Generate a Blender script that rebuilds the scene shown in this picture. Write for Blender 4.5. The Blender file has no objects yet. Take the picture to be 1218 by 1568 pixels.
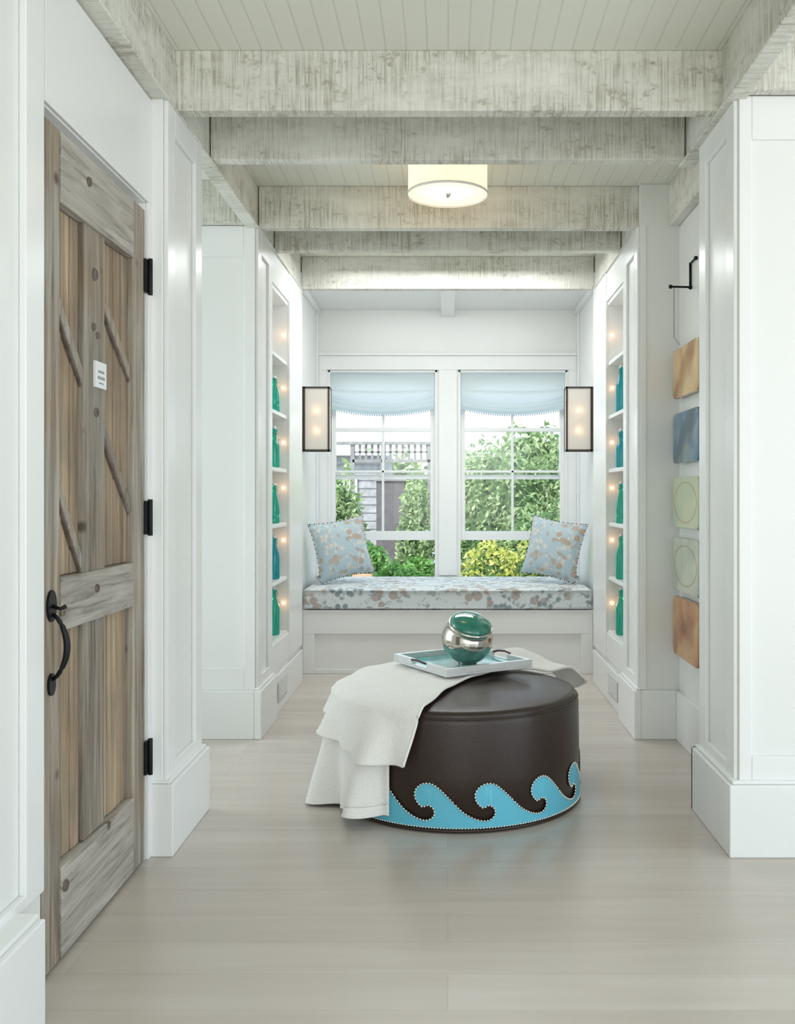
import bpy, bmesh, math, random
from mathutils import Vector, Matrix
random.seed(7)
sc = bpy.context.scene
try:
    sc.view_settings.view_transform = 'Standard'
    sc.view_settings.look = 'None'
except Exception: pass

# ------------------------------------------------------------------ materials
def new_mat(name):
    m = bpy.data.materials.new(name); m.use_nodes = True
    nt = m.node_tree
    return m, nt, nt.nodes['Principled BSDF']

def pmat(name, col, rough=0.5, metal=0.0, trans=0.0, emis=None, estr=0.0, spec=0.5, coat=0.0, bump=0.0, bscale=60, var=0.0, ior=1.45, sheen=0.0):
    m, nt, p = new_mat(name)
    p.inputs['Roughness'].default_value = rough
    p.inputs['Metallic'].default_value = metal
    p.inputs['Transmission Weight'].default_value = trans
    p.inputs['Specular IOR Level'].default_value = spec
    p.inputs['Coat Weight'].default_value = coat
    p.inputs['IOR'].default_value = ior
    p.inputs['Sheen Weight'].default_value = sheen
    if emis:
        p.inputs['Emission Color'].default_value = (*emis, 1)
        p.inputs['Emission Strength'].default_value = estr
    tc = nt.nodes.new('ShaderNodeTexCoord')
    nz = nt.nodes.new('ShaderNodeTexNoise'); nz.inputs['Scale'].default_value = bscale; nz.inputs['Detail'].default_value = 4
    nt.links.new(tc.outputs['Object'], nz.inputs['Vector'])
    rp = nt.nodes.new('ShaderNodeValToRGB')
    v = max(var, 0.01)
    rp.color_ramp.elements[0].position = 0.3; rp.color_ramp.elements[1].position = 0.7
    rp.color_ramp.elements[0].color = (*[c*(1-v) for c in col], 1)
    rp.color_ramp.elements[1].color = (*[min(1, c*(1+v)) for c in col], 1)
    nt.links.new(nz.outputs['Fac'], rp.inputs['Fac'])
    nt.links.new(rp.outputs['Color'], p.inputs['Base Color'])
    if bump > 0:
        b = nt.nodes.new('ShaderNodeBump'); b.inputs['Strength'].default_value = bump; b.inputs['Distance'].default_value = 0.005
        nt.links.new(nz.outputs['Fac'], b.inputs['Height']); nt.links.new(b.outputs['Normal'], p.inputs['Normal'])
    return m

def ramp(nt, stops):
    r = nt.nodes.new('ShaderNodeValToRGB'); cr = r.color_ramp
    while len(cr.elements) < len(stops): cr.elements.new(0.5)
    for e, (pos, c) in zip(cr.elements, stops):
        e.position = pos; e.color = (*c, 1)
    return r

def wood(name, scale, stops, rough=0.7, bump=0.6, blotch=None, bl_scale=2.5, island=0.0, bdist=0.004, detail=8, distort=0.0, knots=False):
    m, nt, p = new_mat(name); L = nt.links.new; N = nt.nodes.new
    tc = N('ShaderNodeTexCoord'); mp = N('ShaderNodeMapping'); mp.inputs['Scale'].default_value = scale
    L(tc.outputs['Object'], mp.inputs['Vector'])
    vec = mp.outputs['Vector']
    geo = N('ShaderNodeNewGeometry')
    if island > 0:
        ad = N('ShaderNodeVectorMath'); ad.operation = 'ADD'
        sc_ = N('ShaderNodeVectorMath'); sc_.operation = 'SCALE'; sc_.inputs[0].default_value = (7.3, 11.1, 3.7)
        mu = N('ShaderNodeMath'); mu.operation = 'MULTIPLY'; mu.inputs[1].default_value = 17.0
        L(geo.outputs['Random Per Island'], mu.inputs[0]); L(mu.outputs[0], sc_.inputs['Scale'])
        L(vec, ad.inputs[0]); L(sc_.outputs[0], ad.inputs[1]); vec = ad.outputs[0]
    n1 = N('ShaderNodeTexNoise'); n1.inputs['Scale'].default_value = 1; n1.inputs['Detail'].default_value = detail
    n1.inputs['Roughness'].default_value = 0.65; n1.inputs['Distortion'].default_value = distort
    L(vec, n1.inputs['Vector'])
    r1 = ramp(nt, stops); L(n1.outputs['Fac'], r1.inputs['Fac'])
    col = r1.outputs['Color']
    if blotch:
        n2 = N('ShaderNodeTexNoise'); n2.inputs['Scale'].default_value = bl_scale; n2.inputs['Detail'].default_value = 6
        L(tc.outputs['Object'], n2.inputs['Vector'])
        r2 = ramp(nt, [(0.40, (0, 0, 0)), (0.68, (1, 1, 1))]); L(n2.outputs['Fac'], r2.inputs['Fac'])
        mx = N('ShaderNodeMix'); mx.data_type = 'RGBA'; mx.blend_type = 'MULTIPLY'
        L(r2.outputs['Color'], mx.inputs[0]); L(col, mx.inputs[6]); mx.inputs[7].default_value = (*blotch, 1)
        col = mx.outputs[2]
    if knots:
        vo = N('ShaderNodeTexVoronoi'); vo.inputs['Scale'].default_value = 5.0
        L(tc.outputs['Object'], vo.inputs['Vector'])
        r3 = ramp(nt, [(0.05, (0.18, 0.12, 0.08)), (0.11, (1, 1, 1))]); L(vo.outputs['Distance'], r3.inputs['Fac'])
        mx = N('ShaderNodeMix'); mx.data_type = 'RGBA'; mx.blend_type = 'MULTIPLY'; mx.inputs[0].default_value = 0.8
        L(col, mx.inputs[6]); L(r3.outputs['Color'], mx.inputs[7]); col = mx.outputs[2]
    if island > 0:
        hs = N('ShaderNodeHueSaturation'); mr = N('ShaderNodeMapRange')
        mr.inputs['To Min'].default_value = 1-island; mr.inputs['To Max'].default_value = 1+island
        L(geo.outputs['Random Per Island'], mr.inputs['Value']); L(mr.outputs['Result'], hs.inputs['Value'])
        L(col, hs.inputs['Color']); col = hs.outputs['Color']
    L(col, p.inputs['Base Color']); p.inputs['Roughness'].default_value = rough
    b = N('ShaderNodeBump'); b.inputs['Strength'].default_value = bump; b.inputs['Distance'].default_value = bdist
    L(n1.outputs['Fac'], b.inputs['Height']); L(b.outputs['Normal'], p.inputs['Normal'])
    return m

def beam_mat(name, saw, grain, base=(0.79, 0.79, 0.715), dark=(0.42, 0.395, 0.32)):
    """rough-sawn white-washed timber: saw kerfs across the length, worn patches"""
    m, nt, p = new_mat(name); L = nt.links.new; N = nt.nodes.new
    tc = N('ShaderNodeTexCoord')
    def nz(scale, detail, lo, hi, dist=0.0, rgh=0.6):
        mp = N('ShaderNodeMapping'); mp.inputs['Scale'].default_value = scale; L(tc.outputs['Object'], mp.inputs['Vector'])
        n = N('ShaderNodeTexNoise'); n.inputs['Scale'].default_value = 1; n.inputs['Detail'].default_value = detail
        n.inputs['Roughness'].default_value = rgh; n.inputs['Distortion'].default_value = dist
        L(mp.outputs[0], n.inputs['Vector'])
        mr = N('ShaderNodeMapRange'); mr.inputs['From Min'].default_value = lo; mr.inputs['From Max'].default_value = hi
        L(n.outputs['Fac'], mr.inputs['Value']); return mr.outputs['Result']
    def mth(op, a, b_):
        q = N('ShaderNodeMath'); q.operation = op
        for i, v in ((0, a), (1, b_)):
            if isinstance(v, (int, float)): q.inputs[i].default_value = v
            else: L(v, q.inputs[i])
        return q.outputs[0]
    kerf = nz(saw, 4, 0.44, 0.64, 0.3)
    patch = nz((3.2, 3.2, 9), 6, 0.36, 0.62)
    fine = nz(grain, 8, 0.48, 0.78, 0.4)
    speck = nz((26, 26, 40), 5, 0.52, 0.66)
    f = mth('MULTIPLY', kerf, mth('ADD', mth('MULTIPLY', patch, 0.55), 0.22))
    f = mth('MAXIMUM', f, mth('MULTIPLY', fine, 0.35))
    f = mth('MAXIMUM', f, mth('MULTIPLY', mth('MULTIPLY', speck, mth('ADD', patch, .2)), 0.7))
    f = mth('MINIMUM', mth('ADD', f, mth('MULTIPLY', patch, 0.22)), 1.0)
    r = ramp(nt, [(0.0, base), (0.55, tuple((a+b_)/2 for a, b_ in zip(base, dark))), (1.0, dark)])
    L(f, r.inputs['Fac']); L(r.outputs['Color'], p.inputs['Base Color']); p.inputs['Roughness'].default_value = 0.8
    b = N('ShaderNodeBump'); b.inputs['Strength'].default_value = 0.6; b.inputs['Distance'].default_value = 0.004; b.invert = True
    L(f, b.inputs['Height']); L(b.outputs['Normal'], p.inputs['Normal'])
    return m

PAINT = pmat('white_paint', (0.83, 0.84, 0.815), rough=0.30, var=0.01, bscale=3)
PAINT2 = pmat('white_trim_paint', (0.85, 0.86, 0.845), rough=0.25, var=0.01, bscale=3)
BEAMX = beam_mat('whitewash_beam_cross', (120, 9, 5), (3, 60, 60))
BEAMY = beam_mat('whitewash_beam_long', (9, 120, 5), (60, 3, 60))
GRAYV = wood('weathered_gray_vertical', (42, 42, 2.0), [(0.3, (0.12, 0.10, 0.08)), (0.45, (0.25, 0.225, 0.19)), (0.6, (0.37, 0.34, 0.29)), (0.8, (0.52, 0.48, 0.42))], island=0.22, distort=0.6, knots=True, blotch=(0.95, 0.82, 0.68), bl_scale=3)
GRAYH = wood('weathered_gray_horizontal', (45, 3, 40), [(0.3, (0.17, 0.15, 0.125)), (0.45, (0.36, 0.33, 0.285)), (0.6, (0.48, 0.45, 0.395)), (0.8, (0.62, 0.59, 0.53))], island=0.10, distort=0.8, knots=True)
BROWNV = wood('reclaimed_brown_vertical', (38, 38, 1.6), [(0.3, (0.17, 0.11, 0.065)), (0.45, (0.33, 0.24, 0.155)), (0.6, (0.45, 0.34, 0.23)), (0.8, (0.58, 0.47, 0.35))], island=0.24, distort=0.7, blotch=(0.70, 0.75, 0.80), bl_scale=4)
DARKW = wood('bark_edge', (30, 30, 6), [(0.3, (0.06, 0.045, 0.035)), (0.7, (0.22, 0.18, 0.145))], distort=0.3)
IRON = pmat('black_iron', (0.015, 0.016, 0.018), rough=0.45, metal=0.6, var=0.1)
BRONZE = pmat('dark_bronze', (0.06, 0.05, 0.045), rough=0.4, metal=0.7, var=0.1)

def floor_mat():
    m, nt, p = new_mat('whitewashed_floor'); L = nt.links.new; N = nt.nodes.new
    tc = N('ShaderNodeTexCoord')
    br = N('ShaderNodeTexBrick'); br.inputs['Scale'].default_value = 1.0
    br.inputs['Brick Width'].default_value = 2.6; br.inputs['Row Height'].default_value = 0.17
    br.inputs['Mortar Size'].default_value = 0.0010; br.inputs['Mortar Smooth'].default_value = 0.4
    br.offset = 0.37
    br.inputs['Color1'].default_value = (0.56, 0.505, 0.45, 1); br.inputs['Color2'].default_value = (0.625, 0.57, 0.515, 1)
    br.inputs['Mortar'].default_value = (0.47, 0.42, 0.375, 1)
    L(tc.outputs['Object'], br.inputs['Vector'])
    mp = N('ShaderNodeMapping'); mp.inputs['Scale'].default_value = (1.2, 14, 1); L(tc.outputs['Object'], mp.inputs['Vector'])
    n = N('ShaderNodeTexNoise'); n.inputs['Scale'].default_value = 1; n.inputs['Detail'].default_value = 8; n.inputs['Distortion'].default_value = 0.5
    L(mp.outputs[0], n.inputs['Vector'])
    r = ramp(nt, [(0.3, (0.91, 0.895, 0.88)), (0.7, (1.0, 1.0, 1.0))]); L(n.outputs['Fac'], r.inputs['Fac'])
    mx = N('ShaderNodeMix'); mx.data_type = 'RGBA'; mx.blend_type = 'MULTIPLY'; mx.inputs[0].default_value = 1
    L(br.outputs['Color'], mx.inputs[6]); L(r.outputs['Color'], mx.inputs[7])
    vo = N('ShaderNodeTexVoronoi'); vo.inputs['Scale'].default_value = 1.3; L(tc.outputs['Object'], vo.inputs['Vector'])
    r3 = ramp(nt, [(0.006, (0.35, 0.3, 0.25)), (0.022, (1, 1, 1))]); L(vo.outputs['Distance'], r3.inputs['Fac'])
    m2 = N('ShaderNodeMix'); m2.data_type = 'RGBA'; m2.blend_type = 'MULTIPLY'; m2.inputs[0].default_value = .6
    L(mx.outputs[2], m2.inputs[6]); L(r3.outputs['Color'], m2.inputs[7])
    L(m2.outputs[2], p.inputs['Base Color'])
    p.inputs['Roughness'].default_value = 0.24
    b = N('ShaderNodeBump'); b.inputs['Strength'].default_value = 0.12; b.inputs['Distance'].default_value = 0.002
    L(n.outputs['Fac'], b.inputs['Height']); L(b.outputs['Normal'], p.inputs['Normal'])
    return m
FLOOR = floor_mat()

def bead_mat():
    m, nt, p = new_mat('beadboard_ceiling'); L = nt.links.new; N = nt.nodes.new
    tc = N('ShaderNodeTexCoord'); sx = N('ShaderNodeSeparateXYZ'); L(tc.outputs['Object'], sx.inputs[0])
    d = N('ShaderNodeMath'); d.operation = 'DIVIDE'; d.inputs[1].default_value = 0.072; L(sx.outputs['X'], d.inputs[0])
    fr = N('ShaderNodeMath'); fr.operation = 'FRACT'; L(d.outputs[0], fr.inputs[0])
    pp = N('ShaderNodeMath'); pp.operation = 'PINGPONG'; pp.inputs[1].default_value = 0.5; L(fr.outputs[0], pp.inputs[0])
    r = ramp(nt, [(0.0, (0.66, 0.67, 0.59)), (0.06, (0.79, 0.80, 0.71))]); L(pp.outputs[0], r.inputs['Fac'])
    L(r.outputs['Color'], p.inputs['Base Color']); p.inputs['Roughness'].default_value = 0.5
    r2 = ramp(nt, [(0.0, (0, 0, 0)), (0.08, (1, 1, 1))]); L(pp.outputs[0], r2.inputs['Fac'])
    b = N('ShaderNodeBump'); b.inputs['Strength'].default_value = 0.35; b.inputs['Distance'].default_value = 0.003
    L(r2.outputs['Color'], b.inputs['Height']); L(b.outputs['Normal'], p.inputs['Normal'])
    return m
BEAD = bead_mat()

def floral(name, base, c1, c2, s=1.0, off=0.0, cov=0.0, dots=0.5):
    m, nt, p = new_mat(name); L = nt.links.new; N = nt.nodes.new
    tc = N('ShaderNodeTexCoord')
    def mask(scale, lo, hi, off, dist=1.2):
        mp = N('ShaderNodeMapping'); mp.inputs['Location'].default_value = off; L(tc.outputs['Object'], mp.inputs['Vector'])
        n = N('ShaderNodeTexNoise'); n.inputs['Scale'].default_value = scale*s; n.inputs['Detail'].default_value = 1.5
        n.inputs['Distortion'].default_value = dist
        L(mp.outputs[0], n.inputs['Vector'])
        r = ramp(nt, [(lo-cov, (0, 0, 0)), (hi-cov, (1, 1, 1))]); L(n.outputs['Fac'], r.inputs['Fac']); return r.outputs['Color']
    def vmask(scale, lo, hi, off):
        mp = N('ShaderNodeMapping'); mp.inputs['Location'].default_value = off; L(tc.outputs['Object'], mp.inputs['Vector'])
        n = N('ShaderNodeTexVoronoi'); n.inputs['Scale'].default_value = scale*s
        L(mp.outputs[0], n.inputs['Vector'])
        r = ramp(nt, [(lo, (1, 1, 1)), (hi, (0, 0, 0))]); L(n.outputs['Distance'], r.inputs['Fac']); return r.outputs['Color']
    def mix(f, a, bcol, k=1.0):
        mx = N('ShaderNodeMix'); mx.data_type = 'RGBA'
        sc1 = N('ShaderNodeMath'); sc1.operation = 'MULTIPLY'; sc1.inputs[1].default_value = k; L(f, sc1.inputs[0]); L(sc1.outputs[0], mx.inputs[0])
        if isinstance(a, tuple): mx.inputs[6].default_value = (*a, 1)
        else: L(a, mx.inputs[6])
        mx.inputs[7].default_value = (*bcol, 1); return mx.outputs[2]
    def mul(a, b_):
        mx = N('ShaderNodeMix'); mx.data_type = 'RGBA'; mx.blend_type = 'MULTIPLY'; mx.inputs[0].default_value = 1
        L(a, mx.inputs[6]); L(b_, mx.inputs[7]); return mx.outputs[2]
    c = mix(mul(mask(3.2, 0.46, 0.52, (3+off, 1, 2)), vmask(22, 0.34, 0.50, (0, 0, 0))), base, c2, .9)
    c = mix(mul(mask(3.6, 0.50, 0.56, (8+off, 4, 1)), vmask(15, 0.42, 0.52, (2, 5, 1))), c, c1, .85)
    c = mix(mask(26, 0.60+cov, 0.64+cov, (1, 9, 3)), c, tuple(x*0.75 for x in c2), dots)
    L(c, p.inputs['Base Color']); p.inputs['Roughness'].default_value = 0.9
    p.inputs['Sheen Weight'].default_value = 0.2
    return m
FLORAL = floral('floral_linen', (0.68, 0.735, 0.74), (0.42, 0.35, 0.31), (0.22, 0.30, 0.33), dots=.45)
FLORALP = floral('floral_pillow', (0.42, 0.54, 0.59), (0.44, 0.33, 0.25), (0.68, 0.63, 0.55), s=1.3, off=2.0, cov=.03, dots=.3)

LEATHER = pmat('brown_leather', (0.028, 0.015, 0.010), rough=0.36, var=0.12, bump=0.15, bscale=180, coat=0.08)
BLUE = pmat('turquoise_leather', (0.13, 0.51, 0.67), rough=0.4, var=0.05, bump=0.15, bscale=180)
NAIL = pmat('nickel_nailhead', (0.75, 0.72, 0.68), rough=0.25, metal=1.0)
CHROME = pmat('polished_silver', (0.58, 0.55, 0.49), rough=0.05, metal=1.0, var=0.01)
GREENGL = pmat('emerald_glass', (0.01, 0.30, 0.21), rough=0.03, trans=0.35, coat=1.0, ior=1.5, var=0.4, bscale=9)
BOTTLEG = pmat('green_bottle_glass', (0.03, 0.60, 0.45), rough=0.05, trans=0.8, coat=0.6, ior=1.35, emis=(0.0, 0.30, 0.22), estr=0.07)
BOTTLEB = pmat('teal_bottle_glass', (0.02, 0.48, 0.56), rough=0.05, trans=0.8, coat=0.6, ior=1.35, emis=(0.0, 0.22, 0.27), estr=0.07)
TRAYW = pmat('tray_pearl_frame', (0.70, 0.72, 0.72), rough=0.2, metal=0.35, var=0.06, bscale=30)
TRAYB = pmat('tray_aqua_inlay', (0.16, 0.48, 0.49), rough=0.12, var=0.3, bscale=14)
THROW = pmat('white_cotton_throw', (0.84, 0.83, 0.79), rough=0.95, var=0.03, bump=0.5, bscale=110, sheen=0.3)
BULB = pmat('warm_bulb', (1, .8, .6), emis=(1.0, 0.55, 0.28), estr=2.0)
PLAQUE = pmat('enamel_plaque', (0.80, 0.82, 0.82), rough=0.3)
PLAQUET = pmat('plaque_lettering', (0.30, 0.33, 0.35), rough=0.5)
POM = pmat('pompom_trim', (0.45, 0.53, 0.56), rough=0.9)
POMB = pmat('brown_beads', (0.20, 0.13, 0.09), rough=0.6)
VENT = pmat('vent_grille', (0.60, 0.61, 0.61), rough=0.4)

def translucent(name, col, w=0.5, emis=0.0, ecol=None, transp=0.0):
    m, nt, p = new_mat(name); L = nt.links.new; N = nt.nodes.new
    p.inputs['Base Color'].default_value = (*col, 1); p.inputs['Roughness'].default_value = 0.85
    tc = N('ShaderNodeTexCoord'); nz = N('ShaderNodeTexNoise'); nz.inputs['Scale'].default_value = 300
    L(tc.outputs['Object'], nz.inputs['Vector'])
    b = N('ShaderNodeBump'); b.inputs['Strength'].default_value = 0.1; L(nz.outputs['Fac'], b.inputs['Height']); L(b.outputs['Normal'], p.inputs['Normal'])
    if emis:
        p.inputs['Emission Color'].default_value = (*(ecol or col), 1); p.inputs['Emission Strength'].default_value = emis
    t = N('ShaderNodeBsdfTranslucent'); t.inputs['Color'].default_value = (*col, 1)
    mx = N('ShaderNodeMixShader'); mx.inputs[0].default_value = w
    out = nt.nodes['Material Output']
    L(p.outputs[0], mx.inputs[1]); L(t.outputs[0], mx.inputs[2])
    res = mx.outputs[0]
    if transp:
        tr = N('ShaderNodeBsdfTransparent'); m2 = N('ShaderNodeMixShader'); m2.inputs[0].default_value = transp
        L(res, m2.inputs[1]); L(tr.outputs[0], m2.inputs[2]); res = m2.outputs[0]
    L(res, out.inputs[0])
    return m
SHADEF = translucent('pale_blue_linen', (0.80, 0.865, 0.875), 0.58)
LAMPSH = translucent('lamp_shade_linen', (0.85, 0.77, 0.63), 0.30, emis=0.16, ecol=(1, 0.82, 0.60))
LAMPDF = translucent('lamp_diffuser', (0.86, 0.78, 0.64), 0.25, emis=0.46, ecol=(1.0, 0.87, 0.68))
MICA = translucent('mica_glass', (0.86, 0.84, 0.79), 0.45, transp=0.28, emis=0.05, ecol=(1, .9, .78))

def glass_pane():
    m, nt, p = new_mat('window_glass'); L = nt.links.new; N = nt.nodes.new
    g = N('ShaderNodeBsdfGlossy'); g.inputs['Roughness'].default_value = 0.0
    t = N('ShaderNodeBsdfTransparent'); t.inputs[0].default_value = (0.96, 0.98, 0.98, 1)
    mx = N('ShaderNodeMixShader'); mx.inputs[0].default_value = 0.03
    L(t.outputs[0], mx.inputs[1]); L(g.outputs[0], mx.inputs[2]); L(mx.outputs[0], nt.nodes['Material Output'].inputs[0])
    return m
PANE = glass_pane()

def leafmat(name, c1, c2, c3):
    m, nt, p = new_mat(name); L = nt.links.new; N = nt.nodes.new
    g = N('ShaderNodeNewGeometry'); r = ramp(nt, [(0.0, c1), (0.5, c2), (1.0, c3)])
    L(g.outputs['Random Per Island'], r.inputs['Fac']); L(r.outputs['Color'], p.inputs['Base Color'])
    p.inputs['Roughness'].default_value = 0.55
    t = N('ShaderNodeBsdfTranslucent'); L(r.outputs['Color'], t.inputs['Color'])
    mx = N('ShaderNodeMixShader'); mx.inputs[0].default_value = 0.35
    L(p.outputs[0], mx.inputs[1]); L(t.outputs[0], mx.inputs[2]); L(mx.outputs[0], nt.nodes['Material Output'].inputs[0])
    return m
LEAF1 = leafmat('hedge_leaves', (0.15, 0.27, 0.10), (0.34, 0.46, 0.20), (0.62, 0.70, 0.42))
LEAF2 = leafmat('yellow_green_leaves', (0.36, 0.44, 0.06), (0.60, 0.62, 0.15), (0.84, 0.80, 0.34))
LEAF3 = leafmat('deep_green_leaves', (0.06, 0.22, 0.04), (0.17, 0.40, 0.09), (0.38, 0.56, 0.20))
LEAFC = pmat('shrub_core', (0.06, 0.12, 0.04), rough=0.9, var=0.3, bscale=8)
STONE = pmat('patio_stone', (0.62, 0.60, 0.58), rough=0.8, var=0.12, bscale=5)
SHED = pmat('shed_shingle', (0.38, 0.38, 0.39), rough=0.8, var=0.2, bscale=12)
CEDAR = pmat('cedar_trellis', (0.28, 0.27, 0.265), rough=0.8, var=0.2, bscale=12)
DARKP = pmat('dark_gray_gate', (0.13, 0.12, 0.125), rough=0.7, var=0.2, bscale=12)
TERRA = pmat('terracotta', (0.52, 0.28, 0.17), rough=0.8, var=0.1)

# ------------------------------------------------------------------ mesh builder
class MB:
    def __init__(s): s.v = []; s.f = []; s.m = []; s.sm = []; s.mats = []
    def mi(s, mat):
        if mat not in s.mats: s.mats.append(mat)
        return s.mats.index(mat)
    def add(s, vs, fs, mat, smooth=False, M=None):
        o = len(s.v)
        for v in vs:
            v = Vector(v)
            if M is not None: v = M @ v
            s.v.append(tuple(v))
        i = s.mi(mat)
        for f in fs: s.f.append([o+k for k in f]); s.m.append(i); s.sm.append(smooth)
    def box(s, x0, x1, y0, y1, z0, z1, mat, M=None):
        if x0 > x1: x0, x1 = x1, x0
        if y0 > y1: y0, y1 = y1, y0
        if z0 > z1: z0, z1 = z1, z0
        vs = [(x0,y0,z0),(x1,y0,z0),(x1,y1,z0),(x0,y1,z0),(x0,y0,z1),(x1,y0,z1),(x1,y1,z1),(x0,y1,z1)]
        fs = [(0,3,2,1),(4,5,6,7),(0,1,5,4),(1,2,6,5),(2,3,7,6),(3,0,4,7)]
        s.add(vs, fs, mat, False, M)
    def lathe(s, prof, mat, M=None, n=32, smooth=True):
        vs = []; fs = []
        for (r, z) in prof:
            for k in range(n):
                a = 2*math.pi*k/n; vs.append((r*math.cos(a), r*math.sin(a), z))
        for i in range(len(prof)-1):
            for k in range(n):
                fs.append((i*n+k, i*n+(k+1) % n, (i+1)*n+(k+1) % n, (i+1)*n+k))
        s.add(vs, fs, mat, smooth, M)
    def ball(s, c, r, mat, n=8, M=None):
        pr = [(max(1e-5, r*math.sin(math.pi*i/(n//2+1))), -r*math.cos(math.pi*i/(n//2+1))) for i in range(n//2+2)]
        T = Matrix.Translation(c)
        s.lathe(pr, mat, (M @ T) if M is not None else T, n)
    def tube(s, pts, r, mat, n=8, M=None):
        pts = [Vector(p) for p in pts]; vs = []; fs = []
        rs = r if isinstance(r, (list, tuple)) else [r]*len(pts)
        up = Vector((0, 0, 1))
        for i, p in enumerate(pts):
            d = (pts[min(i+1, len(pts)-1)]-pts[max(i-1, 0)]).normalized()
            u = up if abs(d.dot(up)) < 0.9 else Vector((0, 1, 0))
            a = d.cross(u).normalized(); b = d.cross(a).normalized()
            for k in range(n):
                t = 2*math.pi*k/n; vs.append(tuple(p+(a*math.cos(t)+b*math.sin(t))*rs[i]))
        for i in range(len(pts)-1):
            for k in range(n):
                fs.append((i*n+k, i*n+(k+1) % n, (i+1)*n+(k+1) % n, (i+1)*n+k))
        fs.append(tuple(range(n))); fs.append(tuple(len(pts)*n-n+k for k in range(n)))
        s.add(vs, fs, mat, True, M)
    def grid(s, fn, nu, nv, mat, smooth=True):
        vs = [fn(i/nu, j/nv) for i in range(nu+1) for j in range(nv+1)]
        fs = [(i*(nv+1)+j, (i+1)*(nv+1)+j, (i+1)*(nv+1)+j+1, i*(nv+1)+j+1) for i in range(nu) for j in range(nv)]
        s.add(vs, fs, mat, smooth)
    def obj(s, name, parent=None, bevel=0.0, solid=0.0, subsurf=0, loc=None):
        me = bpy.data.meshes.new(name)
        me.from_pydata(s.v, [], s.f)
        for m in s.mats: me.materials.append(m)
        me.polygons.foreach_set('material_index', s.m)
        me.polygons.foreach_set('use_smooth', s.sm)
        bm = bmesh.new(); bm.from_mesh(me); bmesh.ops.recalc_face_normals(bm, faces=bm.faces); bm.to_mesh(me); bm.free()
        me.update()
        o = bpy.data.objects.new(name, me); sc.collection.objects.link(o)
        if parent: o.parent = parent
        if loc: o.location = loc
        if solid:
            md = o.modifiers.new('solid', 'SOLIDIFY'); md.thickness = solid; md.offset = 0
        if bevel:
            md = o.modifiers.new('bevel', 'BEVEL'); md.width = bevel; md.segments = 2; md.limit_method = 'ANGLE'
        if subsurf:
            md = o.modifiers.new('sub', 'SUBSURF'); md.levels = subsurf; md.render_levels = subsurf
        return o
def empty(name, loc=(0, 0, 0)):
    e = bpy.data.objects.new(name, None); e.location = loc; sc.collection.objects.link(e); return e

# ------------------------------------------------------------------ room constants
CH = 2.75; BB = 2.54; T = 0.012
Y0 = 3.18; Y1 = 3.62; Y2 = 4.70; Y3 = 5.08; Y4 = 5.64; Y5 = 6.12; YB = 7.43; XW = 0.955; XA = 1.02
XR = 0.976   # near-right pier face

b = MB(); b.box(-3.6, 3.6, -3.2, YB+0.15, -0.08, 0, FLOOR); b.obj('floor')
b = MB(); b.box(-3.6, 3.6, -3.2, YB+0.15, CH, CH+0.1, BEAD); b.obj('ceiling')

def frame_x(b, x, sgn, y0, y1, z0, z1, st, top, bot, mat=PAINT2, t=T):
    """raised stile/rail frame on a wall face with normal +-x. sgn = direction of protrusion"""
    xa, xb = x, x+sgn*t
    b.box(xa, xb, y0, y0+st, z0, z1, mat); b.box(xa, xb, y1-st, y1, z0, z1, mat)
    b.box(xa, xb, y0+st, y1-st, z1-top, z1, mat); b.box(xa, xb, y0+st, y1-st, z0, z0+bot, mat)
def frame_y(b, y, x0, x1, z0, z1, st, top, bot, mat=PAINT2, t=T):
    b.box(x0, x0+st, y-t, y, z0, z1, mat); b.box(x1-st, x1, y-t, y, z0, z1, mat)
    b.box(x0+st, x1-st, y-t, y, z1-top, z1, mat); b.box(x0+st, x1-st, y-t, y, z0, z0+bot, mat)

BH = 0.24
# ---- left wall (door wall)
DY0, DY1, DZ = 2.325, 3.125, 2.168
X = -1.0
b = MB(); b.box(X-0.14, X, -3.2, DY0, 0, CH, PAINT)
frame_x(b, X, 1, 1.20, DY0-0.02, BH, CH-0.23, 0.10, 0.10, 0.03, t=0.018)
b.obj('wall_left', bevel=0.003)
b = MB(); b.box(X-0.14, X, DY0, Y0+0.02, DZ, CH, PAINT)
b.box(X, X+0.012, DY0, Y0, DZ+0.004, BB-0.02, PAINT2)
b.obj('wall_left_header', bevel=0.003)
b = MB(); b.box(X-0.14, X, DY1, Y0+0.02, 0, DZ, PAINT)
b.box(X, X+0.012, DY1+0.004, Y0, 0, DZ+0.004, PAINT2)
b.obj('wall_left_jamb', bevel=0.003)
b = MB()
b.box(X, X+0.085, -3.2, DY0-0.17, 0, BH, PAINT2); b.box(X, X+0.07, -3.2, DY0-0.17, BH, BH+0.012, PAINT2)
b.obj('baseboard_left', bevel=0.004)

# ---- near piers
b = MB(); b.box(-XW, -1.14, Y0, Y1, 0, CH, PAINT)
frame_x(b, -XW, 1, Y0, Y1, BH, BB, 0.09, 0.10, 0.05, t=0.015)
b.box(-XW-0.045, -XW, Y0-T, Y0, BH, BB, PAINT2)
b.obj('wall_pier_left_near', bevel=0.003)
b = MB()
b.box(-XW+0.04, -1.0, Y0-0.03, Y1+0.02, 0, BH, PAINT2); b.box(-XW+0.028, -1.0, Y0-0.02, Y1+0.012, BH, BH+0.012, PAINT2)
b.obj('baseboard_left_near', bevel=0.004)

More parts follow.
